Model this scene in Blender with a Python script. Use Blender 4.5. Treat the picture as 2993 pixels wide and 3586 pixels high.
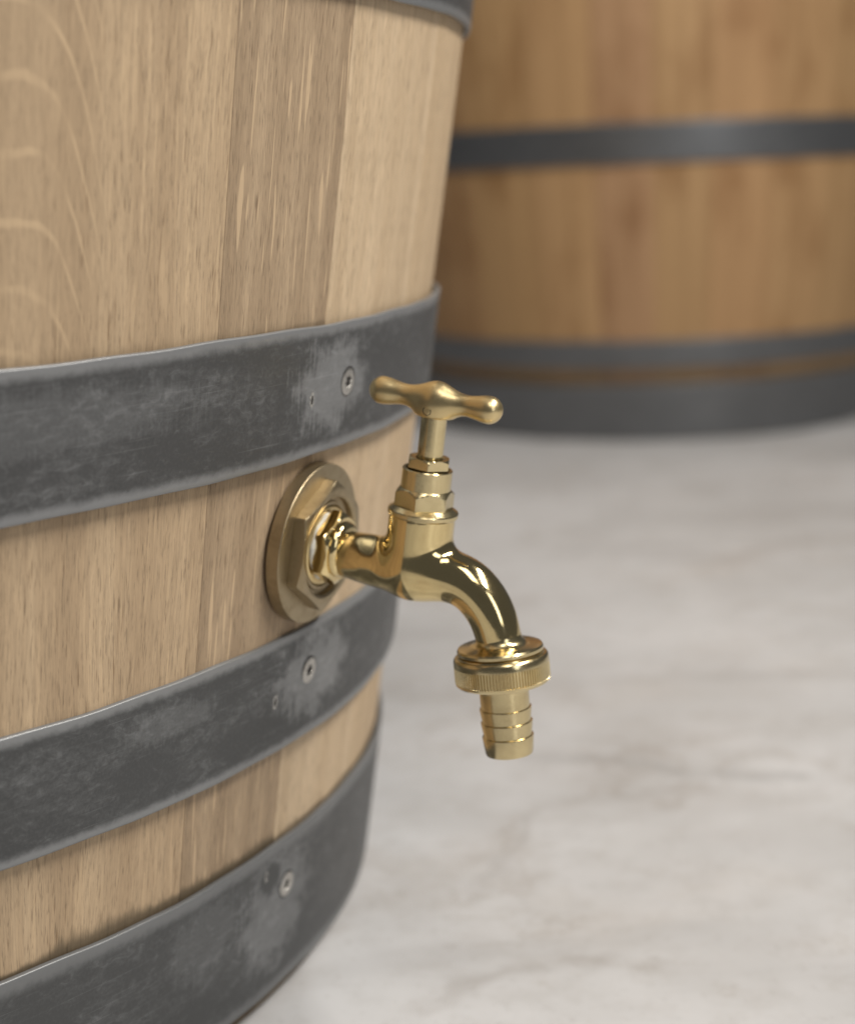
import bpy, bmesh, math, random
import numpy as np
from mathutils import Matrix, Vector

random.seed(7)
for o in list(bpy.data.objects):
    bpy.data.objects.remove(o)
scene = bpy.context.scene
COL = scene.collection
MM = 0.001
R = math.radians

# ------------------------------------------------------------------ camera
PITCH, ROLL, CAM_H = 0.190763, -0.0391518, 0.2842
cam_d = bpy.data.cameras.new('camera')
cam = bpy.data.objects.new('camera', cam_d)
COL.objects.link(cam)
fw = Vector((0, math.cos(PITCH), -math.sin(PITCH)))
up0 = Vector((0, math.sin(PITCH), math.cos(PITCH)))
rt0 = Vector((1, 0, 0))
rt = math.cos(ROLL) * rt0 + math.sin(ROLL) * up0
up = -math.sin(ROLL) * rt0 + math.cos(ROLL) * up0
M = Matrix.Identity(4)
for i in range(3):
    M[i][0], M[i][1], M[i][2] = rt[i], up[i], -fw[i]
M[2][3] = CAM_H
cam.matrix_world = M
cam_d.sensor_fit = 'HORIZONTAL'
cam_d.sensor_width = 36
cam_d.lens = 6050 / 2993 * 36
cam_d.clip_start = 0.01
cam_d.clip_end = 60
cam_d.dof.use_dof = True
cam_d.dof.focus_distance = 0.498
cam_d.dof.aperture_fstop = 8.7
scene.camera = cam

# ------------------------------------------------------------------ light
world = bpy.data.worlds.new('World')
scene.world = world
world.use_nodes = True
bg = world.node_tree.nodes['Background']
bg.inputs['Color'].default_value = (0.95, 0.97, 1.0, 1)
bg.inputs['Strength'].default_value = 0.095

def lamp(name, loc, aim, sx, sy, power, col):
    d = bpy.data.lights.new(name, 'AREA')
    d.shape = 'RECTANGLE'; d.size = sx; d.size_y = sy
    d.energy = power; d.color = col
    o = bpy.data.objects.new(name, d)
    COL.objects.link(o)
    o.location = loc
    o.rotation_euler = (Vector(aim) - Vector(loc)).to_track_quat('-Z', 'Y').to_euler()
    return o
lamp('tube_lamp', (1.05, 0.15, 1.62), (-0.40, 0.0, 0.2), 1.5, 0.15, 49, (1.0, 0.955, 0.89))
lamp('ceiling_lamp', (-0.6, 1.0, 2.2), (-0.15, 1.6, 0.0), 0.5, 0.7, 11, (1.0, 0.93, 0.84))
lamp('added_streak_lamp', (1.5, -1.6, 1.0), (0.1, 0.5, 0.2), 0.5, 1.5, 8, (0.95, 0.97, 1.0))  # unseen lamp added behind the camera for pale streaks in the brass
lamp('ceiling_lamp', (0.35, -0.75, 2.2), (0.0, 0.5, 0.2), 0.5, 1.3, 10, (1.0, 0.95, 0.89))

vs = scene.view_settings
vs.view_transform = 'Standard'
vs.look = 'None'
vs.gamma = 1
vs.use_curve_mapping = False
vs.exposure = 0.0

# ------------------------------------------------------------------ helpers
def setp(o, label=None, cat=None, group=None, kind=None):
    if label: o['label'] = label
    if cat: o['category'] = cat
    if group: o['group'] = group
    if kind: o['kind'] = kind
    return o

def empty(name, loc=(0, 0, 0), rot=None):
    o = bpy.data.objects.new(name, None)
    o.empty_display_size = 0.02
    COL.objects.link(o)
    if rot is not None:
        o.matrix_world = Matrix.Translation(loc) @ rot.to_4x4()
    else:
        o.location = loc
    return o

def mesh_obj(name, verts, faces, mat, parent=None, sharp=30, uvs=None, scale=MM, normals=None):
    me = bpy.data.meshes.new(name)
    v = np.asarray(verts, dtype=np.float64) * scale
    me.from_pydata(v.tolist(), [], [list(map(int, f)) for f in faces])
    me.update()
    if uvs:
        vi = np.empty(len(me.loops), dtype=np.int32)
        me.loops.foreach_get('vertex_index', vi)
        for nm, arr in uvs.items():
            lay = me.uv_layers.new(name=nm)
            lay.data.foreach_set('uv', np.asarray(arr, dtype=np.float32)[vi].ravel())
    bm = bmesh.new(); bm.from_mesh(me)
    if normals is None:
        bmesh.ops.recalc_face_normals(bm, faces=bm.faces[:])
    for f in bm.faces: f.smooth = True
    ang = R(sharp)
    for e in bm.edges:
        if len(e.link_faces) == 2:
            if e.calc_face_angle(0) > ang: e.smooth = False
    bm.to_mesh(me); bm.free()
    if normals is not None:
        me.normals_split_custom_set_from_vertices(np.asarray(normals).tolist())
    me.materials.append(mat)
    o = bpy.data.objects.new(name, me)
    COL.objects.link(o)
    if parent: o.parent = parent
    return o

def frame(o, axis):
    """orthonormal frame with local z = axis"""
    a = Vector(axis).normalized()
    h = Vector((0, 0, 1)) if abs(a.z) < 0.9 else Vector((1, 0, 0))
    x = h.cross(a).normalized(); y = a.cross(x)
    return np.array(x), np.array(y), np.array(a), np.array(o, float)

def rings(fr, levels, n, rfun, cap0=True, cap1=True):
    """stack of rings; levels = heights, rfun(level index, angles) -> radii"""
    x, y, a, o = fr
    th = np.linspace(0, 2 * math.pi, n, endpoint=False)
    V = []; Fc = []
    for i, h in enumerate(levels):
        r = rfun(i, th)
        V.append(o + h * a + (r * np.cos(th))[:, None] * x + (r * np.sin(th))[:, None] * y)
    V = np.concatenate(V)
    for i in range(len(levels) - 1):
        for j in range(n):
            k = (j + 1) % n
            Fc.append((i * n + j, i * n + k, (i + 1) * n + k, (i + 1) * n + j))
    if cap0: Fc.append(tuple(range(n))[::-1])
    if cap1: Fc.append(tuple(range((len(levels) - 1) * n, len(levels) * n)))
    return V, Fc

def lathe(name, fr, prof, mat, parent, n=96, sharp=28, cap0=True, cap1=True):
    V, Fc = rings(fr, [p[1] for p in prof], n, lambda i, th: np.full(n, prof[i][0]), cap0, cap1)
    return mesh_obj(name, V, Fc, mat, parent, sharp)

def tube_lathe(name, fr, prof, mat, parent, n=96, sharp=28):
    """closed profile (ring section), no caps"""
    P = list(prof) + [prof[0]]
    V, Fc = rings(fr, [p[1] for p in P[:-1]], n, lambda i, th: np.full(n, P[i][0]), False, False)
    m = len(P) - 1
    for j in range(n):
        k = (j + 1) % n
        Fc.append(((m - 1) * n + j, (m - 1) * n + k, k, j))
    return mesh_obj(name, V, Fc, mat, parent, sharp)

def hexnut(name, fr, h0, h1, rc, phase, mat, parent, hole=0, cham0=0.0, cham1=1.0, rface=None, extra=None, n=96):
    """hex prism with turned chamfers; optional hole and inner profile"""
    hi = rc * math.cos(math.pi / 6)
    rface = rface or hi * 0.985
    th = np.linspace(0, 2 * math.pi, n, endpoint=False)
    loc = (th - phase + math.pi / 6) % (math.pi / 3) - math.pi / 6
    # corners at phase + k*60
    loc = (th - phase) % (math.pi / 3) - math.pi / 6
    hexr = hi / np.cos(loc)
    lv = []
    def cone(h):
        r = 1e9
        if cham1: r = min(r, rface + (h1 - h) * (rc - rface) / cham1)
        if cham0: r = min(r, rface + (h - h0) * (rc - rface) / cham0)
        return r
    hs = [h0]
    if cham0: hs += [h0 + cham0 * q for q in (.2, .4, .6, .8, 1.0)]
    if cham1: hs += [h1 - cham1 * q for q in (1.0, .8, .6, .4, .2)]
    hs += [h1]
    hs = sorted(set(hs))
    rad = [np.minimum(hexr, cone(h)) for h in hs]
    if hole:
        prof = extra or [(hole, h1), (hole, h0)]
        for (r, h) in prof:
            hs.append(h); rad.append(np.full(n, r))
        x, y, a, o = fr
        V = np.concatenate([o + h * a + (r * np.cos(th))[:, None] * x + (r * np.sin(th))[:, None] * y for h, r in zip(hs, rad)])
        m = len(hs); Fc = []
        for i in range(m):
            i2 = (i + 1) % m
            for j in range(n):
                k = (j + 1) % n
                Fc.append((i * n + j, i * n + k, i2 * n + k, i2 * n + j))
    else:
        V, Fc = rings(fr, hs, n, lambda i, t_: rad[i])
    return mesh_obj(name, V, Fc, mat, parent, 24)

def surface_nets(fun, coarse, lo, hi, step, relax=4):
    ax = [np.arange(l, h + step, step) for l, h in zip(lo, hi)]
    X, Y, Z = np.meshgrid(*ax, indexing='ij')
    G = np.stack([X.ravel(), Y.ravel(), Z.ravel()], 1)
    D = coarse(G)
    near = np.abs(D) < 2.2
    D[near] = fun(G[near])
    D = D.reshape(X.shape)
    S = D < 0
    n0, n1, n2 = S.shape
    cnt = np.zeros((n0 - 1, n1 - 1, n2 - 1), int)
    for a in (0, 1):
        for b in (0, 1):
            for c in (0, 1):
                cnt += S[a:n0 - 1 + a, b:n1 - 1 + b, c:n2 - 1 + c]
    act = (cnt > 0) & (cnt < 8)
    idx = -np.ones(act.shape, int)
    ids = np.argwhere(act)
    idx[act] = np.arange(len(ids))
    P = np.array(lo) + (ids + 0.5) * step
    Q = []
    for k in range(3):
        a = [slice(None)] * 3; b = [slice(None)] * 3
        a[k] = slice(0, -1); b[k] = slice(1, None)
        E = np.argwhere(S[tuple(a)] != S[tuple(b)])
        o1, o2 = [(1, 2), (2, 0), (0, 1)][k]
        E = E[(E[:, o1] > 0) & (E[:, o2] > 0) & (E[:, o1] < S.shape[o1] - 1) & (E[:, o2] < S.shape[o2] - 1)]
        ins = S[tuple(E.T)]
        q = []
        for (p1, p2) in ((-1, -1), (0, -1), (0, 0), (-1, 0)):
            cc = E.copy(); cc[:, o1] += p1; cc[:, o2] += p2
            q.append(idx[tuple(cc.T)])
        q = np.stack(q, 1)
        q[~ins] = q[~ins][:, ::-1]
        Q.append(q)
    Q = np.concatenate(Q)
    def grad(P):
        e = 2e-3
        return np.stack([(fun(P + np.eye(3)[k] * e) - fun(P - np.eye(3)[k] * e)) / (2 * e) for k in range(3)], 1)
    g = grad(P)
    def proj(P, g):
        d = fun(P)
        return P - np.clip(d, -step, step)[:, None] * g / np.maximum((g * g).sum(1), .2)[:, None]
    ea = np.concatenate([Q, Q[:, ::-1]]); 
    i0 = np.concatenate([Q[:, 0], Q[:, 1], Q[:, 2], Q[:, 3], Q[:, 1], Q[:, 2], Q[:, 3], Q[:, 0]])
    i1 = np.concatenate([Q[:, 1], Q[:, 2], Q[:, 3], Q[:, 0], Q[:, 0], Q[:, 1], Q[:, 2], Q[:, 3]])
    deg = np.bincount(i0, minlength=len(P))[:, None]
    P = proj(P, g)
    for _ in range(relax):
        A = np.stack([np.bincount(i0, weights=P[i1, k], minlength=len(P)) for k in range(3)], 1) / np.maximum(deg, 1)
        P = P + .6 * (A - P)
        P = proj(P, g)
    g = grad(P); P = proj(P, g); g = grad(P)
    P = proj(P, g)
    N = grad(P); N /= np.linalg.norm(N, axis=1)[:, None]
    for _ in range(7):
        A = np.stack([np.bincount(i0, weights=N[i1, k], minlength=len(P)) for k in range(3)], 1) / np.maximum(deg, 1)
        N = .5 * N + .5 * A
        N /= np.maximum(np.linalg.norm(N, axis=1), 1e-6)[:, None]
    return P, Q, N

def smin(a, b, k):
    h = np.maximum(k - np.abs(a - b), 0) / k
    return np.minimum(a, b) - h * h * k / 4

def chain(pts, per=0.4):
    """dense spheres along a smooth path; pts rows (x,y,z,r)"""
    P = np.array(pts, float)
    s = np.r_[0, np.cumsum(np.linalg.norm(np.diff(P[:, :3], axis=0), axis=1))]
    # Catmull-Rom in arclength
    out = []
    m = np.gradient(P, s, axis=0)
    for q in np.arange(0, s[-1] + 1e-6, per):
        i = min(np.searchsorted(s, q, 'right') - 1, len(s) - 2)
        h = s[i + 1] - s[i]; t = (q - s[i]) / h
        out.append((2*t**3-3*t**2+1)*P[i] + (t**3-2*t**2+t)*h*m[i] + (-2*t**3+3*t**2)*P[i+1] + (t**3-t**2)*h*m[i+1])
    return np.array(out)

def sd_chain(P, C):
    d = np.full(len(P), 1e9)
    for a, b in zip(C[:-1], C[1:]):
        ab = b[:3] - a[:3]
        t = np.clip(((P - a[:3]) @ ab) / (ab @ ab), 0, 1)
        q = P - a[:3] - t[:, None] * ab
        d = np.minimum(d, np.sqrt((q * q).sum(1)) - (a[3] + t * (b[3] - a[3])))
    return d

# ------------------------------------------------------------------ materials
class NT:
    def __init__(self, name):
        self.m = bpy.data.materials.new(name); self.m.use_nodes = True
        self.t = self.m.node_tree; self.n = self.t.nodes; self.l = self.t.links
        self.b = self.n['Principled BSDF']
    def put(self, sock, v):
        if v is None: return
        if hasattr(v, 'is_output'): self.l.new(v, sock)
        else:
            if hasattr(sock.default_value, '__len__') and not hasattr(v, '__len__'): v = (v,) * len(sock.default_value)
            elif hasattr(sock.default_value, '__len__') and len(v) == 3 and len(sock.default_value) == 4: v = (*v, 1)
            sock.default_value = v
    def math(self, op, a, b=None, c=None, clamp=False):
        n = self.n.new('ShaderNodeMath'); n.operation = op; n.use_clamp = clamp
        self.put(n.inputs[0], a); self.put(n.inputs[1], b); self.put(n.inputs[2], c)
        return n.outputs[0]
    def sep(self, v):
        n = self.n.new('ShaderNodeSeparateXYZ'); self.put(n.inputs[0], v); return n.outputs
    def xyz(self, x, y, z=0.0):
        n = self.n.new('ShaderNodeCombineXYZ'); self.put(n.inputs[0], x); self.put(n.inputs[1], y); self.put(n.inputs[2], z); return n.outputs[0]
    def noise(self, vec, scale=1.0, detail=2.0, rough=0.5, dist=0.0):
        n = self.n.new('ShaderNodeTexNoise'); self.put(n.inputs['Vector'], vec)
        n.inputs['Scale'].default_value = scale; n.inputs['Detail'].default_value = detail
        n.inputs['Roughness'].default_value = rough; n.inputs['Distortion'].default_value = dist
        return n.outputs['Fac']
    def ramp(self, v, a, b, o0=0.0, o1=1.0):
        n = self.n.new('ShaderNodeMapRange'); n.interpolation_type = 'SMOOTHSTEP'
        self.put(n.inputs['Value'], v); n.inputs['From Min'].default_value = a; n.inputs['From Max'].default_value = b
        n.inputs['To Min'].default_value = o0; n.inputs['To Max'].default_value = o1
        return n.outputs[0]
    def mix(self, f, a, b, blend='MIX'):
        n = self.n.new('ShaderNodeMix'); n.data_type = 'RGBA'; n.blend_type = blend
        self.put(n.inputs[0], f); self.put(n.inputs[6], a); self.put(n.inputs[7], b); return n.outputs[2]
    def uv(self, name='UVMap'):
        n = self.n.new('ShaderNodeUVMap'); n.uv_map = name; return self.sep(n.outputs[0])
    def objinfo(self):
        n = self.n.new('ShaderNodeObjectInfo'); return n.outputs
    def geo(self):
        n = self.n.new('ShaderNodeTexCoord'); return n.outputs['Object']
    def bump(self, h, strength, dist):
        n = self.n.new('ShaderNodeBump'); n.inputs['Strength'].default_value = strength
        n.inputs['Distance'].default_value = dist; self.put(n.inputs['Height'], h)
        self.l.new(n.outputs[0], self.b.inputs['Normal'])
    def set(self, **k):
        for a, v in k.items(): self.put(self.b.inputs[a.replace('_', ' ')], v)
        return self.m

def wood_material(name, base, dark, fleck_amt, arcs=None, stain_shade=None, blotch=0.0, pores=.62, soft=False):
    N = NT(name)
    u, v, _ = N.uv()
    oi = N.objinfo(); rnd = N.math('MULTIPLY', oi['Random'], 60.0)
    tint = oi['Color']
    # gentle wander of the grain
    wob = N.math('SUBTRACT', N.noise(N.xyz(N.math('MULTIPLY', u, 22.0), N.math('MULTIPLY', v, 7.0), rnd), 1, 2), .5)
    u2 = N.math('ADD', u, N.math('MULTIPLY', wob, 0.007))
    def st(a, b, off=0.0): return N.xyz(N.math('MULTIPLY', u2, a), N.math('MULTIPLY', v, b), N.math('ADD', rnd, off))
    band = N.noise(st(95, 1.2), 1, 3, .55)
    mid = N.noise(st(430, 11, 3.), 1, 3, .62)
    fine = N.noise(st(1700, 85, 7.), 1, 4, .72)
    pore = N.noise(st(1250, 95, 11.), 1, 1.5, .5)
    col = N.mix(N.ramp(band, .3, .72), base, dark)
    col = N.mix(N.ramp(mid, .42, .75, 0, .15 if soft else .62), col, dark)
    k = N.math('ADD', .80, N.math('MULTIPLY', fine, .40)) if soft else N.math('ADD', .54, N.math('MULTIPLY', fine, .90))
    if not soft:
        p2 = N.noise(st(2300, 170, 15.), 1, 2, .6)
        k = N.math('MULTIPLY', k, N.ramp(p2, .54, .68, 1.0, .68))
    kc = N.n.new('ShaderNodeCombineColor')
    for i in range(3): N.put(kc.inputs[i], k)
    col = N.mix(1.0, col, kc.outputs[0], 'MULTIPLY')
    pm = N.ramp(pore, .62, .78, 0, pores)
    pd = (dark[0] * .42, dark[1] * .36, dark[2] * .30)
    col = N.mix(pm, col, pd)
    # medullary ray flecks
    fl = N.noise(st(430, 34, 19.), 1, 0.6, .4)
    fm = N.ramp(fl, .68, .73, 0, fleck_amt)
    fl2 = N.noise(st(700, 24, 27.), 1, 0, .4)
    fm = N.math('MAXIMUM', fm, N.ramp(fl2, .72, .77, 0, fleck_amt))
    pale = (min(base[0] * 1.28, .9), min(base[1] * 1.27, .85), min(base[2] * 1.24, .8))
    col = N.mix(fm, col, pale)
    if arcs:
        u0, v0, sp, kk, wid = arcs
        du = N.math('SUBTRACT', u, u0)
        ph = N.math('ADD', v, N.math('MULTIPLY', N.math('POWER', N.math('ABSOLUTE', du), 2.6), kk))
        ph = N.math('ADD', ph, N.math('MULTIPLY', N.math('SUBTRACT', N.noise(N.xyz(N.math('MULTIPLY', u, 60), N.math('MULTIPLY', v, 30), 4.), 1, 2), .5), .009))
        fr = N.math('FRACT', N.math('DIVIDE', N.math('ADD', ph, v0), sp))
        line = N.math('SUBTRACT', 1.0, N.math('MULTIPLY', N.math('ABSOLUTE', N.math('SUBTRACT', fr, .5)), 2.0))
        am = N.ramp(line, .80, .95)
        am = N.math('MULTIPLY', am, N.ramp(N.math('ABSOLUTE', du), wid * .35, wid, .62, 0))
        am = N.math('MULTIPLY', am, N.ramp(v, .185, .30, 0.0, 1))
        am = N.math('MULTIPLY', am, N.ramp(N.noise(N.xyz(N.math('MULTIPLY', u, 70), N.math('MULTIPLY', v, 45), 9.), 1, 2), .38, .55, .2, 1))
        col = N.mix(am, col, pale)
        tone = N.math('MULTIPLY', N.ramp(du, .0, .045, .32, 0), N.ramp(v, .2, .3))
        col = N.mix(tone, col, dark)
    if blotch:
        bl = N.noise(N.xyz(N.math('MULTIPLY', u, 16), N.math('MULTIPLY', v, 9), rnd), 1, 3, .55)
        col = N.mix(N.ramp(bl, .48, .72, 0, blotch), col, (dark[0] * .62, dark[1] * .5, dark[2] * .38))
        bl2 = N.noise(N.xyz(N.math('MULTIPLY', u, 60), N.math('MULTIPLY', v, 6), rnd), 1, 2, .5)
        col = N.mix(N.ramp(bl2, .6, .74, 0, blotch * .8), col, (dark[0] * .5, dark[1] * .36, dark[2] * .22))
    if stain_shade:   # front: old damp marks over hoops, shade painted at foot; rear: darker strip
        for z0, hgt, amt in stain_shade:
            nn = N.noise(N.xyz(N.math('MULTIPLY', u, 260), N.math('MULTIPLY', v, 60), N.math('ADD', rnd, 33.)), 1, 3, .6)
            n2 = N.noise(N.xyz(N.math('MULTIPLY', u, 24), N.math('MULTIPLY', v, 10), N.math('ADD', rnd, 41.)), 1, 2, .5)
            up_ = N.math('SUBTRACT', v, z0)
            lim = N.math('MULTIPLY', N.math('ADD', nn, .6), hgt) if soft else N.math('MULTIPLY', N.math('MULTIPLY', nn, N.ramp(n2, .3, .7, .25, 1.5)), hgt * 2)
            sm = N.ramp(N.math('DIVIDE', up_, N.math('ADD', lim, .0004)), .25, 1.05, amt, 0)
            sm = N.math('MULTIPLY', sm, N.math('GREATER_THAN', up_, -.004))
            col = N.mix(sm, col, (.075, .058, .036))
    col = N.mix(1.0, col, tint, 'MULTIPLY')
    hgt = N.math('SUBTRACT', N.math('ADD', N.math('MULTIPLY', fine, .5), N.math('MULTIPLY', mid, .3)), N.math('MULTIPLY', pm, 1.2))
    N.bump(hgt, .35, .0003)
    return N.set(Base_Color=col, Roughness=N.ramp(fine, .2, .8, .55, .72), Specular_IOR_Level=.32)

def hoop_material(name, dark, light, patch=None, edge_amt=1.15, seed=0.0, metal=.45, rough=.50):
    N = NT(name)
    u, v, _ = N.uv(); _, w, _ = N.uv('Norm')
    def st(a, b, z): return N.xyz(N.math('MULTIPLY', u, a), N.math('MULTIPLY', v, b), z + seed)
    big = N.noise(st(28, 60, 1), 1, 4, .6)
    spk = N.noise(st(900, 900, 2), 1, 3, .65)
    med = N.noise(st(190, 330, 3), 1, 4, .65, .6)
    scr = N.noise(st(16, 1300, 4), 1, 3, .6)
    vert = N.noise(st(800, 60, 6), 1, 2, .6)
    a = N.ramp(big, .36, .70, 0, .26)
    a = N.math('MULTIPLY', a, N.ramp(med, .38, .66, .15, 1.0))
    a = N.math('ADD', a, N.math('MULTIPLY', N.ramp(scr, .60, .72, 0, .30), N.ramp(big, .30, .55, .15, 1)))
    a = N.math('ADD', a, N.math('MULTIPLY', N.math('SUBTRACT', spk, .5), .30))
    a = N.math('ADD', a, N.ramp(med, .56, .72, 0, .13))
    if patch:
        for (pu, pv, ru, rv, amt) in patch:
            dx = N.math('DIVIDE', N.math('SUBTRACT', u, pu), ru)
            dy = N.math('DIVIDE', N.math('SUBTRACT', v, pv), rv)
            d = N.math('SQRT', N.math('ADD', N.math('MULTIPLY', dx, dx), N.math('MULTIPLY', dy, dy)))
            d = N.math('ADD', d, N.math('MULTIPLY', N.math('SUBTRACT', N.noise(st(120, 150, 12), 1, 6, .68), .5), 1.7))
            d = N.math('ADD', d, N.math('MULTIPLY', N.math('SUBTRACT', vert, .5), .85))
            a = N.math('ADD', a, N.ramp(d, .52, 1.08, amt, 0)) if amt > 0 else N.math('SUBTRACT', a, N.ramp(d, .5, 1.05, -amt, 0))
    # bare worn edges
    e = N.math('MINIMUM', w, N.math('SUBTRACT', 1.0, w))
    e = N.math('ADD', e, N.math('MULTIPLY', N.math('SUBTRACT', N.noise(st(210, 210, 8), 1, 5, .7), .5), .085))
    e = N.math('ADD', e, N.math('MULTIPLY', N.math('SUBTRACT', N.noise(st(14, 3, 9), 1, 1), .5), .03))
    em = N.ramp(e, .030, .115, .62 * edge_amt, 0)
    a = N.math('MAXIMUM', a, em)
    a = N.math('MINIMUM', N.math('MAXIMUM', a, 0.0), 1.0)
    col = N.mix(a, dark, light)
    N.bump(N.math('ADD', N.math('MULTIPLY', spk, .5), N.math('MULTIPLY', med, .8)), .25, .0003)
    return N.set(Base_Color=col, Metallic=metal, Roughness=N.ramp(a, 0, 1, rough, rough - .1), Specular_IOR_Level=.4)

def brass(name, col, rough, aniso=0.0, grain=0.0, grime=.25, rvar=.06):
    N = NT(name)
    p = N.geo()
    n1 = N.noise(p, 180, 4, .6)
    n2 = N.noise(p, 1400, 3, .6)
    c = N.mix(N.ramp(n1, .45, .75, 0, grime), col, (col[0] * .55, col[1] * .48, col[2] * .36))
    if grain: N.bump(N.math('ADD', n2, N.math('MULTIPLY', n1, .8)), grain, .0002)
    return N.set(Base_Color=c, Metallic=1.0, Roughness=N.ramp(N.math('ADD', N.math('MULTIPLY', n1, .6), N.math('MULTIPLY', n2, .4)), .3, .7, max(rough - rvar, .02), rough + rvar))

M_POL = brass('polished brass', (.72, .575, .30), .10, grime=.22, rvar=.04)
M_SAT = brass('satin brass', (.68, .54, .29), .34, grain=.06, grime=.10)
M_MAC = brass('machined brass', (.64, .53, .305), .21, grain=.06, grime=.2)
M_DULL = brass('dull cast brass', (.39, .318, .205), .44, grain=.22, grime=.4)

def plain(name, col, rough, metal=0.0, var=.12, sc=900):
    N = NT(name)
    n = N.noise(N.geo(), sc, 3, .6)
    c = N.mix(N.ramp(n, .3, .7), tuple(x * (1 - var) for x in col), tuple(min(x * (1 + var), 1) for x in col))
    return N.set(Base_Color=c, Roughness=rough, Metallic=metal)
M_TAPE = plain('white thread tape', (.62, .60, .54), .55)
M_SCREW = plain('zinc screw', (.50, .485, .455), .34, 1.0)
M_BURR = plain('scraped steel', (.42, .41, .39), .42, .6, .3)
M_HOLE = plain('recess shade black', (.018, .016, .014), .8)  # near-black colour standing in for shade inside small recesses

W_L = wood_material('pale oak', (.485, .360, .230), (.375, .270, .168), .26, pores=.62, arcs=(-.0755, .0052, .0172, 470., .042), stain_shade=[(.0645, .0045, .8), (-.002, .02, .7)])  # last entry paints foot shade into the wood colour
W_D = wood_material('brown oak with rays', (.395, .292, .189), (.283, .203, .128), .8, pores=.65, stain_shade=[(.0645, .0055, .8), (.2408, .0015, .3), (-.002, .02, .7)])  # marks over the hoops, then painted shade at the foot
W_P = wood_material('blond oak', (.56, .43, .287), (.46, .343, .22), .18, pores=.5, stain_shade=[(.0645, .003, .6), (-.002, .02, .7)])  # foot shade painted in here too, by the last entry
W_B = wood_material('weathered oak', (.44, .275, .142), (.35, .212, .104), .06, blotch=.5, pores=.1, stain_shade=[(.050, .036, .85)], soft=True)  # darkens a low strip above the foot hoop

SCR = 0.0
H_B = hoop_material('blackened steel hoop', (.072, .073, .074), (.29, .296, .302),
                    patch=[(-.008, .022, .027, .017, .56), (-.14, .026, .08, .010, .16)], seed=2.0)
H_C = hoop_material('blackened steel hoop scraped', (.070, .072, .073), (.29, .297, .302),
                    patch=[(.004, .022, .030, .017, .56), (-.075, .028, .022, .006, .18)], seed=17.0)
H_D = hoop_material('blackened steel foot hoop', (.075, .077, .078), (.27, .277, .282),
                    patch=[(-.008, .034, .026, .026, .46), (-.050, .040, .02, .016, .18), (-.014, .046, .0075, .007, -.7)], edge_amt=.85, seed=31.0)
H_BG = hoop_material('dark steel hoop', (.165, .170, .176), (.30, .305, .31), seed=51.0, edge_amt=.3, metal=.75, rough=.40)

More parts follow.
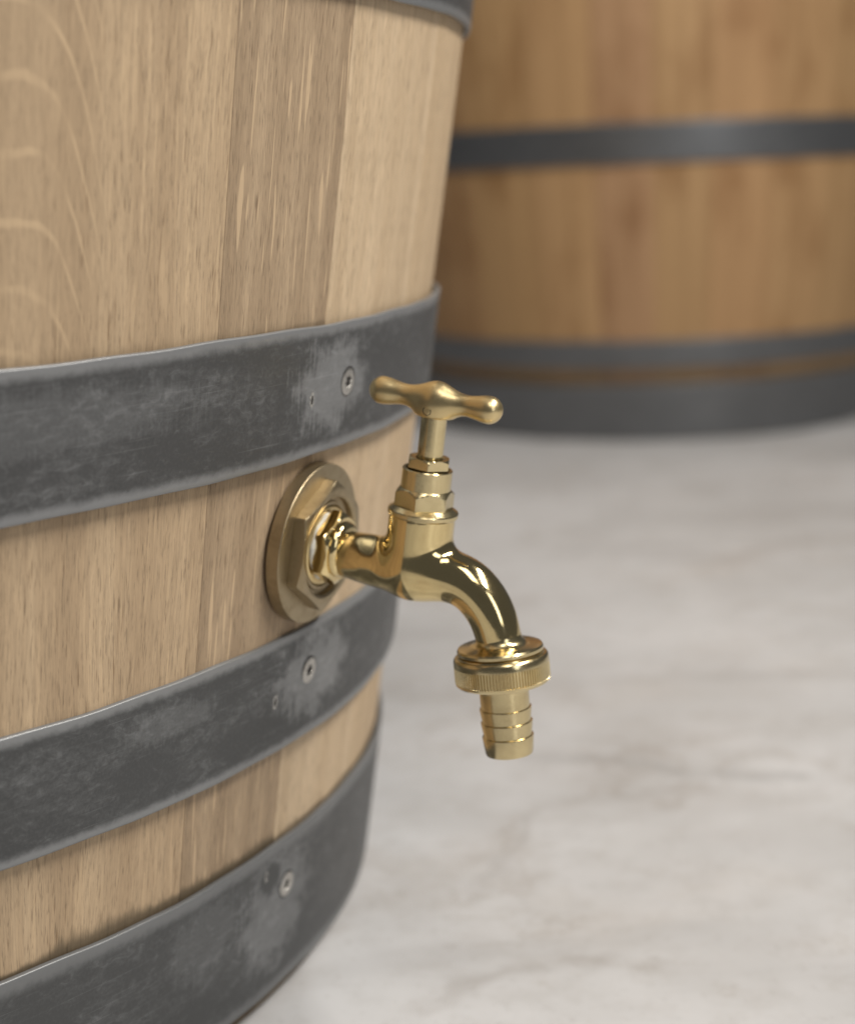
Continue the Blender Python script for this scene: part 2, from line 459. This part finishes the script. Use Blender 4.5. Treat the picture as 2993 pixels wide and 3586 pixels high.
# floor
def floor_material():
    N = NT('polished pale stone floor')
    p = N.geo()
    x, y, _ = N.sep(p)
    warp = N.noise(p, 3.2, 3, .55)
    px = N.xyz(N.math('ADD', N.math('MULTIPLY', x, 1.0), N.math('MULTIPLY', warp, .35)), N.math('ADD', N.math('MULTIPLY', y, 1.2), N.math('MULTIPLY', warp, .45)), 0.)
    cloud = N.noise(p, 5.5, 5, .6, .4)
    col = N.mix(N.ramp(cloud, .34, .66), (.49, .486, .486), (.585, .583, .588))
    warm = N.noise(N.xyz(x, y, 3.), 7.0, 4, .6)
    col = N.mix(N.ramp(warm, .55, .75, 0, .28), col, (.49, .45, .41))
    gy = N.noise(px, 11.0, 5, .62)
    col = N.mix(N.ramp(gy, .52, .70, 0, .30), col, (.37, .355, .34))
    # broken hairline veins
    for (sc, wd, am, zz, cc) in ((4.2, .026, .30, 2., (.29, .25, .215)), (10.5, .035, .22, 9., (.30, .26, .22))):
        wp = N.n.new('ShaderNodeTexNoise'); N.put(wp.inputs['Vector'], N.xyz(x, y, zz)); wp.inputs['Scale'].default_value = sc * 1.3
        wp.inputs['Detail'].default_value = 5; wp.inputs['Roughness'].default_value = .62
        wx, wy, _w = N.sep(wp.outputs['Color'])
        vo = N.n.new('ShaderNodeTexVoronoi'); vo.feature = 'DISTANCE_TO_EDGE'; vo.inputs['Scale'].default_value = sc
        N.put(vo.inputs['Vector'], N.xyz(N.math('ADD', x, N.math('MULTIPLY', wx, .34)), N.math('ADD', y, N.math('MULTIPLY', wy, .34)), zz))
        gate = N.ramp(N.noise(N.xyz(x, y, zz + 5), sc * 1.1, 4, .6), .48, .62)
        vm = N.math('MULTIPLY', N.ramp(vo.outputs['Distance'], .0, wd, am, 0), gate)
        col = N.mix(vm, col, cc)
        soft = N.math('MULTIPLY', N.ramp(vo.outputs['Distance'], .0, wd * 6, .12, 0), gate)
        col = N.mix(soft, col, cc)
    drift = N.noise(N.xyz(N.math('MULTIPLY', x, 2.2), N.math('MULTIPLY', y, 11.), 6.), 1, 4, .6, .5)
    col = N.mix(N.ramp(drift, .56, .74, 0, .42), col, (.30, .29, .285))
    wv = N.n.new('ShaderNodeTexNoise'); N.put(wv.inputs['Vector'], p); wv.inputs['Scale'].default_value = 26; wv.inputs['Detail'].default_value = 4
    wx, wy, _w = N.sep(wv.outputs['Color'])
    pw = N.xyz(N.math('ADD', x, N.math('MULTIPLY', N.math('SUBTRACT', wx, .5), .03)), N.math('ADD', y, N.math('MULTIPLY', N.math('SUBTRACT', wy, .5), .04)), 0.)
    def vm_(op, a, b=None, sc=None):
        n = N.n.new('ShaderNodeVectorMath'); n.operation = op
        N.put(n.inputs[0], a)
        if b is not None: N.put(n.inputs[1], b)
        if sc is not None: N.put(n.inputs['Scale'], sc)
        return n.outputs['Value'] if op in ('DOT_PRODUCT', 'LENGTH') else n.outputs['Vector']
    for pts, wd, am, cc in (([(.05, .818), (.085, .811), (.107, .798), (.129, .786), (.17, .778)], .011, .40, (.24, .235, .23)),
                            ([(.075, .582), (.0579, .585), (.0387, .5886), (.0222, .580), (.0078, .572), (-.012, .557)], .009, .30, (.22, .185, .15)),
                            ([(.045, .742), (.0388, .7296), (.0285, .699), (.0209, .671), (.015, .647)], .006, .30, (.27, .25, .23))):
        dmin = None
        for a_, b_ in zip(pts[:-1], pts[1:]):
            ba = (b_[0] - a_[0], b_[1] - a_[1], 0.); l2 = ba[0] ** 2 + ba[1] ** 2
            pa = vm_('SUBTRACT', pw, (a_[0], a_[1], 0.))
            h_ = N.math('MULTIPLY', vm_('DOT_PRODUCT', pa, ba), 1 / l2, clamp=True)
            dd = vm_('LENGTH', vm_('SUBTRACT', pa, vm_('SCALE', ba, sc=h_)))
            dmin = dd if dmin is None else N.math('MINIMUM', dmin, dd)
        m_ = N.math('MULTIPLY', N.ramp(dmin, 0, wd, am, 0), N.ramp(N.noise(p, 60, 4, .65), .3, .65, .25, 1))
        col = N.mix(m_, col, cc)
    mot = N.noise(p, 42, 5, .68)
    col = N.mix(N.ramp(mot, .46, .70, 0, .34), col, (.40, .385, .37))
    spk = N.noise(p, 160, 4, .65)
    col = N.mix(N.ramp(spk, .56, .74, 0, .34), col, (.30, .28, .26))
    return N.set(Base_Color=col, Roughness=N.ramp(gy, .3, .7, .34, .5), Specular_IOR_Level=.4)
M_FLOOR = floor_material()

# ------------------------------------------------------------------ floor
S = 6.0
fl = mesh_obj('floor', [(-2.2, -.32, 0), (1.7, -.32, 0), (1.7, 4.5, 0), (-2.2, 4.5, 0)], [(0, 1, 2, 3)], M_FLOOR, scale=1)
setp(fl, 'pale polished stone floor with grey and brown veins', 'floor', kind='structure')

# ------------------------------------------------------------------ casks
def make_cask(cx, cy, prof, height, edges, hoops, mats, tints, label, group, th_ref):
    root = empty('wooden_cask', (cx * MM, cy * MM, 0))
    setp(root, label, 'cask', group)
    nz = 30
    zs = np.linspace(0, height, nz + 1)
    for i in range(len(edges) - 1):
        a, b = edges[i], edges[i + 1]
        jr = random.uniform(-.12, .12)
        V = []; UV = []
        nu = 6
        for z in zs:
            r = prof(z) + jr
            e = .09 / r; ch = .28 / r
            ang = [R(a) + e] + list(np.linspace(R(a) + e + ch, R(b) - e - ch, nu + 1)) + [R(b) - e]
            rr = [r - .2] + [r] * (nu + 1) + [r - .2]
            if z < 1: rr = [q - 1.6 for q in rr]
            for q, rad in zip(ang, rr):
                V.append((rad * math.cos(q), rad * math.sin(q), z))
                UV.append(((q - R(b)) * prof(284.) * MM, z * MM))
            for q in (ang[-1], ang[0]):
                ri = r - 26
                V.append((ri * math.cos(q), ri * math.sin(q), z)); UV.append(((q - R(b)) * .37, z * MM))
        c = nu + 5
        Fc = []
        for k in range(nz):
            for j in range(c):
                j2 = (j + 1) % c
                Fc.append((k * c + j, k * c + j2, (k + 1) * c + j2, (k + 1) * c + j))
        Fc.append(tuple(range(c))[::-1]); Fc.append(tuple(range(nz * c, nz * c + c)))
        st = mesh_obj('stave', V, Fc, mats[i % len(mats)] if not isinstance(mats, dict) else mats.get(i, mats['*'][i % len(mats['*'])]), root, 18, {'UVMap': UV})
        t = tints(i)
        st.color = (*t, 1)
    # heads
    for z in (45, height - 45):
        n = 64; r = prof(z) - 25.5
        V = [(r * math.cos(2 * math.pi * k / n), r * math.sin(2 * math.pi * k / n), z + s) for s in (-10, 10) for k in range(n)]
        Fc = [tuple(range(n))[::-1], tuple(range(n, 2 * n))] + [(k, (k + 1) % n, n + (k + 1) % n, n + k) for k in range(n)]
        mesh_obj('head', V, Fc, mats['*'][0] if isinstance(mats, dict) else mats[0], root, 30, {'UVMap': [(v[0] * MM, v[1] * MM) for v in V]})
    out = []
    for (z0, r0, z1, r1, mat) in hoops:
        n = 360; th_ = 1.7
        sl = math.hypot(z1 - z0, r1 - r0)
        ez, er = (z1 - z0) / sl, (r1 - r0) / sl       # along hoop, up
        nz_, nr = -er, ez                              # outward normal
        pr = []
        nb = 10
        pr += [(0.05, -th_), (0, -th_ + .3), (0, -.5), (.15, -.15), (.5, 0)]
        pr += [(sl * q, .10 * math.sin(q * math.pi)) for q in np.linspace(.04, .96, nb)]
        pr += [(sl - .5, 0), (sl - .15, -.15), (sl, -.5), (sl, -th_ + .3), (sl - .05, -th_)]
        V = []; U1 = []; U2 = []
        ph0 = random.uniform(0, 6)
        for k in range(n + 1):
            q = 2 * math.pi * k / n + R(th_ref) - math.pi
            # hand-beaten edges wander a fraction of a millimetre
            wv = .26 * math.sin(9 * q + ph0) + .2 * math.sin(23 * q + 2 * ph0) + .13 * math.sin(61 * q + ph0)
            for (al, no) in pr:
                f = al / sl - .5
                rr = r0 + er * al + nr * no + .12 * math.sin(13 * q + ph0) * (abs(f) > .4)
                zz = z0 + ez * al + nz_ * no + wv * (abs(f) > .45) * (1 if f > 0 else -.7)
                V.append((rr * math.cos(q), rr * math.sin(q), max(zz, .8)))
                U1.append(((2 * math.pi * k / n - math.pi) * (r0 + r1) / 2 * MM, al * MM)); U2.append((0, al / sl))
        c = len(pr)
        Fc = [(k * c + j, (k + 1) * c + j, (k + 1) * c + j + 1, k * c + j + 1) for k in range(n) for j in range(c - 1)]
        Fc += [(k * c + c - 1, (k + 1) * c + c - 1, (k + 1) * c, k * c) for k in range(n)]
        out.append(mesh_obj('hoop', V, Fc, mat, root, 50, {'UVMap': U1, 'Norm': U2}))
    return root, out

Hc = 284.2
def prof_front(z):
    zt = min(z, 1040 - z)
    def base(zz):
        q = zz - Hc
        return -1.559e-5 * q * q + .163496 * q + 374.57 - .9 * math.exp(-((zz - 92) / 28.) ** 2)
    if zt <= 345: return base(zt)
    s0 = .1615
    q = zt - 345
    return base(345) + s0 * q - s0 * q * q / (2 * 175)

edges = [-47.8, -34.05, -25.1, -13.3]
a = -13.3
while a < 312.2 - 15:
    a += random.uniform(8.2, 12.4); edges.append(a)
edges.append(312.2)
hp = [(199.8, 364.4, 240.8, 370.8, H_B), (100.7, 347.0, 140.1, 352.2, H_C), (6.5, 330.6, 64.5, 340.0, H_D), (339.0, 386.2, 380.0, 391.6, H_B)]
for (z0, r0, z1, r1, m) in list(hp): hp.append((1040 - z1, r1, 1040 - z0, r0, m))
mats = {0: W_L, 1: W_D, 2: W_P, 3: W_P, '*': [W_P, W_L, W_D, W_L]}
def tint_front(i):
    if i < 3: return (1, 1, 1)
    if i == 3: return (.93, .91, .88)
    q = random.uniform(.9, 1.05)
    return (q, q * random.uniform(.97, 1.0), q * random.uniform(.93, 1.0))
AX, AY = -362.27, 700.0
cask, hoops = make_cask(AX, AY, prof_front, 1040, edges, hp, mats, tint_front,
    'pale new oak cask with screwed grey steel hoops that carries the brass tap', 'casks on the floor', -23.5)

# screws and punch marks in the front cask's hoops
def on_cask(th, zc, r):
    q = R(th); sl = R(9.3)
    nrm = np.array((math.cos(q) * math.cos(sl), math.sin(q) * math.cos(sl), -math.sin(sl)))
    return np.array((r * math.cos(q), r * math.sin(q), zc)), nrm
def hoop_r(i, z):
    z0, r0, z1, r1, _ = hp[i]
    return r0 + (r1 - r0) * (z - z0) / (z1 - z0) + .1
def screw(i, th, z, rad, rot, proud):
    o, nrm = on_cask(th, z, hoop_r(i, z))
    x, y, a_, o = frame(o, nrm)
    n = 72
    tq = np.linspace(0, 2 * math.pi, n, endpoint=False)
    star = rad * .42 * (1 + .17 * np.cos(6 * (tq - rot)))
    lev = [(np.full(n, rad), -.5), (np.full(n, rad), proud * .35), (np.full(n, rad * .93), proud), (np.full(n, rad * .80), proud + .03),
           (star * 1.06, proud + .04), (star, proud - .15), (star * .9, proud - 1.7)]
    V = np.concatenate([o + h * a_ + (r * np.cos(tq))[:, None] * x + (r * np.sin(tq))[:, None] * y for r, h in lev])
    Fc = [(k * n + j, k * n + (j + 1) % n, (k + 1) * n + (j + 1) % n, (k + 1) * n + j) for k in range(len(lev) - 1) for j in range(n)]
    Fc.append(tuple(range((len(lev) - 1) * n, len(lev) * n)))
    mesh_obj('screw', V, Fc, M_SCREW, hoops[i], 30)
    Vr = o + max(proud - .5, .06) * a_ + (star * .97 * np.cos(tq))[:, None] * x + (star * .97 * np.sin(tq))[:, None] * y
    mesh_obj('torx_shade', Vr, [tuple(range(n))], M_HOLE, hoops[i], 30)  # flat dark star, painted shade for the socket depth
    fr = (x, y, a_, o)
    tube_lathe('screw_seat', fr, [(rad * 1.10, -.3), (rad * 1.10, .03), (rad * 1.01, .05), (rad * 1.01, -.3)], M_HOLE, hoops[i], 48)
screw(0, -23.1, Hc - 63.3, 4.5, .3, .22)
screw(1, -23.77, Hc - 160.3, 4.5, .8, .35)
screw(2, -23.87, Hc - 238.0, 4.5, .1, .5)
def punch(i, th, z, rad, seed):
    rnd = random.Random(seed)
    o, nrm = on_cask(th, z, hoop_r(i, z))
    x, y, a_, o = frame(o, nrm)
    n = 40
    tq = np.linspace(0, 2 * math.pi, n, endpoint=False)
    jag = np.array([1 + rnd.uniform(-.28, .28) for _ in range(n)])
    lev = [(rad * 1.75 * jag, .02), (rad * 1.4 * jag, .13), (rad * 1.12 * (1 + (jag - 1) * .3), .15), (rad * .95 * np.ones(n), .04)]
    V = np.concatenate([o + h * a_ + (r * np.cos(tq))[:, None] * x * .62 + (r * np.sin(tq))[:, None] * y * 1.35 for r, h in lev])
    Fc = [(k * n + j, k * n + (j + 1) % n, (k + 1) * n + (j + 1) % n, (k + 1) * n + j) for k in range(len(lev) - 1) for j in range(n)]
    b = mesh_obj('punch_mark', V, Fc, M_BURR, hoops[i], 60)
    V2 = np.concatenate([o + .07 * a_ + (rad * 1.0 * np.cos(tq))[:, None] * x * .62 + (rad * 1.0 * np.sin(tq))[:, None] * y * 1.35])
    mesh_obj('nail_hole_shade', V2, [tuple(range(n))], M_HOLE, hoops[i], 60)  # flat dark disc painted as the shade of a hole; nothing is cut
punch(0, -26.83, Hc - 66.4, 1.15, 1)
punch(1, -27.36, Hc - 165.2, 1.15, 2)
punch(2, -26.42, Hc - 229.3, .8, 3)

# the cask further back
def prof_back(z):
    zt = min(z, 900 - z)
    return 259.5 + 55 * (1 - (1 - zt / 450.) ** 2)
e2 = [-210.0]
while e2[-1] < 150 - 19: e2.append(e2[-1] + random.uniform(11, 17))
e2.append(150.0)
def hr(z, o): return prof_back(z) + o
hb = []
for z0, z1 in ((1.5, 62.0), (79.5, 109.3), (291.1, 331.6)):
    hb.append((z0, hr(z0, 3), z1, hr(z1, 2), H_BG)); hb.append((900 - z1, hr(z1, 2), 900 - z0, hr(z0, 3), H_BG))
def tint_back(i):
    q = random.uniform(.93, 1.05); return (q, q * random.uniform(.96, 1.0), q * random.uniform(.9, 1.0))
make_cask(273.0, 2082.0, prof_back, 900, e2, hb, [W_B], tint_back,
    'warm brown weathered cask with dark hoops and no tap, standing behind the brass tap', 'casks on the floor', -95)

# ------------------------------------------------------------------ brass tap, local axes: X outwards, Y up, Z sideways
tha, slp = R(-25.), R(9.)
nh = Vector((math.cos(tha), math.sin(tha), 0))
tX = nh * math.cos(slp) + Vector((0, 0, -math.sin(slp)))
tY = nh * math.sin(slp) + Vector((0, 0, math.cos(slp)))
tZ = tX.cross(tY)
rotm = Matrix((tX, tY, tZ)).transposed()
O = Vector((AX, AY, 0)) + nh * 355.65 + Vector((0, 0, Hc - 114.5))
tap = empty('brass_tap', O * MM, rotm)
setp(tap, 'shiny brass tap with T handle and ribbed hose tail screwed into the pale cask', 'tap')

FX = (np.array((0, 0, 1.)), np.array((0, 1., 0)), np.array((1., 0, 0)), np.array((0, .45, 0)))   # angle 0 = sideways to camera, 90 = up
def axis_fr(cx, cy=0.0): return (np.array((1., 0, 0)), np.array((0, 0, -1.)), np.array((0, 1., 0)), np.array((cx, cy, 0.)))

# mounting plate and lock nut
mount = lathe('mounting_plate', FX, [(25.9, .25), (26.3, .4), (26.3, 4.5), (26.15, 4.75), (25.8, 4.8), (9.0, 4.8)], M_DULL, tap, 160, 22)
hexnut('lock_nut', FX, 4.85, 9.3, 21.8, R(34), M_DULL, tap, hole=13.2, cham0=0, cham1=.9, rface=19.3,
       extra=[(18.3, 9.35), (17.2, 9.3), (16.3, 8.8), (16.0, 7.2), (14.9, 7.0), (14.6, 7.6), (13.6, 7.6), (13.2, 7.0), (13.2, 4.85)], n=144)
lathe('threaded_bush', FX, [(13.1, 4.5), (13.1, 7.5), (12.6, 7.9), (10.4, 7.9), (10.2, 7.0)], M_SAT, tap, 96, 25)
# thread tape squeezed out behind the tap's hexagon
n = 90; tq = np.linspace(0, 2 * math.pi, n, endpoint=False)
rr_ = 10.6 + .6 * np.sin(2 * tq + .6) + .35 * np.sin(5 * tq + 1) + .2 * np.sin(11 * tq)
hh_ = .35 * np.sin(3 * tq + .5) + .25 * np.sin(7 * tq)
V = []
for (dr, h) in ((-1.0, 7.2), (.5, 7.45), (.95, 8.0), (.55, 8.7), (-1.0, 8.9)):
    r_ = rr_ + dr
    V.append(np.stack([h + hh_ * .6, .45 + r_ * np.sin(tq), r_ * np.cos(tq)], 1))
V = np.concatenate(V)
Fc = [(k * n + j, k * n + (j + 1) % n, (k + 1) * n + (j + 1) % n, (k + 1) * n + j) for k in range(4) for j in range(n)]
mesh_obj('thread_tape', V, Fc, M_TAPE, tap, 80)

# body: inlet arm, upright barrel and spout as one casting
path = [(9, -.45, 0, 7.2), (15, -.7, 0, 7.45), (22.5, -.75, 0, 8.1), (32, -.8, 0, 8.5), (40, -.7, 0, 8.6), (48, -.4, 0, 8.5), (53.5, -.4, 0, 8.25),
        (58.6, -1.8, 0, 8.0), (63.1, -4.9, 0, 7.75), (66.9, -9.3, 0, 7.5), (69.4, -14.2, 0, 7.25), (70.75, -18, 0, 7.1), (71.3, -20.4, 0, 7.1)]
CH = chain(path, .5); CH0 = CH[::6]
BX = 40.0
def sd_body(P, C=None):
    a_ = sd_chain(P, CH if C is None else C)
    q = np.hypot(P[:, 0] - BX, P[:, 2])
    yy = np.clip(P[:, 1], .8, 40)
    b_ = np.sqrt((P[:, 0] - BX) ** 2 + (P[:, 1] - yy) ** 2 + P[:, 2] ** 2) - 10.5
    d = smin(a_, b_, 4.6)
    return np.maximum(d, P[:, 1] - 18.3)
P, Fc, Nn = surface_nets(sd_body, lambda q: sd_body(q, CH0), (0.5, -29, -13), (81, 20, 13), .5)
body = mesh_obj('body', P, Fc, M_POL, tap, 180, normals=Nn)
# hexagon at the inlet
hexnut('inlet_hexagon', FX, 8.2, 13.4, 12.4, R(30), M_POL, tap, cham0=.8, cham1=1.5, rface=10.4)
lathe('inlet_collar', FX, [(8.6, 13.0), (9.2, 13.5), (9.0, 14.4), (8.3, 15.2), (7.5, 15.6)], M_POL, tap, 72, 40)

# bonnet: washer ring, hexagon, cup, gland nut, spindle
FY = axis_fr(BX + .15)
lathe('bonnet_ring', FY, [(9.9, 17.2), (10.8, 17.4), (11.15, 17.9), (11.15, 19.0), (10.9, 19.4), (9.2, 20.5), (7.0, 20.6)], M_MAC, tap, 128, 18)
hexnut('bonnet_hexagon', FY, 20.5, 26.3, 9.6, R(38), M_MAC, tap, cham0=0, cham1=1.7, rface=8.0)
tube_lathe('bonnet_collar', FY, [(7.9, 25.6), (7.9, 32.3), (7.65, 32.6), (6.9, 32.6), (6.75, 32.3), (6.75, 29.5), (3.0, 29.4), (3.0, 25.6)], M_MAC, tap, 96, 22)
hexnut('gland_nut', axis_fr(BX + .35), 33.1, 36.2, 7.2, R(52), M_MAC, tap, hole=4.1, cham0=0, cham1=.8, rface=6.3, extra=[(5.6, 36.25), (4.3, 36.0), (4.15, 30.0), (5.7, 30.0), (5.7, 33.05)])
lathe('spindle', axis_fr(BX + .5), [(3.9, 29.6), (4.02, 30), (4.05, 40), (4.05, 50.5)], M_MAC, tap, 72, 25)

# T handle
HX, HY = BX + .55, 54.35
prof_h = [(-18.3, 4.35), (-16.6, 4.2), (-14.0, 3.7), (-11.0, 3.3), (-7.6, 3.35), (-3.5, 3.65), (0, 4.0), (3.5, 3.65), (7.6, 3.35), (11.0, 3.3), (14.0, 3.7), (16.6, 4.2), (18.3, 4.35)]
HC = chain([(HX + x, HY, 0, r) for x, r in prof_h], .8)
BC = chain([(HX, 48.0, 0, 4.3), (HX, 51.2, 0, 4.55), (HX, 54.0, 0, 3.9), (HX, 56.2, 0, 2.5), (HX, 57.0, 0, 1.7)], .6)
def sd_handle(P):
    d = smin(sd_chain(P, HC), sd_chain(P, BC), 7.0)
    return np.maximum(d, 49.25 - P[:, 1])
P, Fc, Nn = surface_nets(sd_handle, sd_handle, (HX - 25, 46, -8), (HX + 25, 63, 8), .5)
handle = mesh_obj('handle', P, Fc, M_SAT, tap, 180, normals=Nn)
# fixing pin on the side of the handle boss
zs_ = np.arange(3, 8, .01); zp = zs_[np.argmax(sd_handle(np.stack([np.full_like(zs_, HX - .3), np.full_like(zs_, 51.6), zs_], 1)) > 0)] - 4.9
fp = (np.array((1., 0, 0)), np.array((0, 1., 0)), np.array((0, 0, 1.)), np.array((HX - .3, 51.6, zp)))
lathe('pin', fp, [(1.15, 3.8), (1.15, 4.95), (.9, 5.08), (.3, 5.1)], M_SAT, handle, 32, 25)
tube_lathe('pin_groove', fp, [(1.42, 4.3), (1.42, 4.93), (1.17, 4.9), (1.17, 4.3)], M_HOLE, handle, 32, 25)

# hose connection, axis tilted outwards
ang = R(12.6)
dN = Vector((math.sin(ang), -math.cos(ang), 0))
sx = Vector((math.cos(ang), math.sin(ang), 0))
FN = (np.array(sx), np.array((0, 0, 1.)), np.array(dN), np.array((71.1, -19.4, 0)))
lathe('spout_flange', FN, [(7.0, -4.2), (7.2, -3.2), (7.7, -2.3), (8.6, -1.65), (9.8, -1.3), (12.3, -1.0), (13.2, -.7), (13.55, -.1), (13.55, .8), (13.1, 1.15), (12.9, 1.3), (13.6, 1.45), (13.75, 1.9), (13.75, 2.6)], M_MAC, tap, 128, 30)
n = 96 * 4
th4 = np.arange(n)
kn = np.where((th4 % 4) < 2, 0.0, -.45)
lv = [(1.9, 13.8, 0), (2.0, 14.4, 0), (2.4, 14.75, 0), (3.0, 14.95, 0), (4.6, 15.0, 0), (4.75, 15.0, 1), (9.6, 15.0, 1), (9.75, 14.95, 0), (10.4, 14.85, 0), (11.0, 14.3, 0), (11.25, 13.5, 0), (11.3, 7.0, 0)]
V, Fc = rings(FN, [q[0] for q in lv], n, lambda i, t_: lv[i][1] + kn * lv[i][2], True, True)
mesh_obj('hose_nut', V, Fc, M_MAC, tap, 25)
bp = [(7.9, 11.0), (7.95, 13.2), (7.8, 13.5), (7.75, 18.6), (7.75, 19.0), (8.15, 19.1), (8.2, 19.5), (7.65, 23.3), (7.68, 23.45), (8.15, 23.6), (8.2, 23.9), (7.6, 27.9), (7.62, 28.0), (8.1, 28.2), (8.15, 28.5), (7.55, 33.6), (7.35, 34.1), (6.3, 34.3), (5.6, 34.2), (5.5, 30.0), (5.5, 15.0)]
lathe('hose_barb', FN, bp, M_MAC, tap, 96, 22)
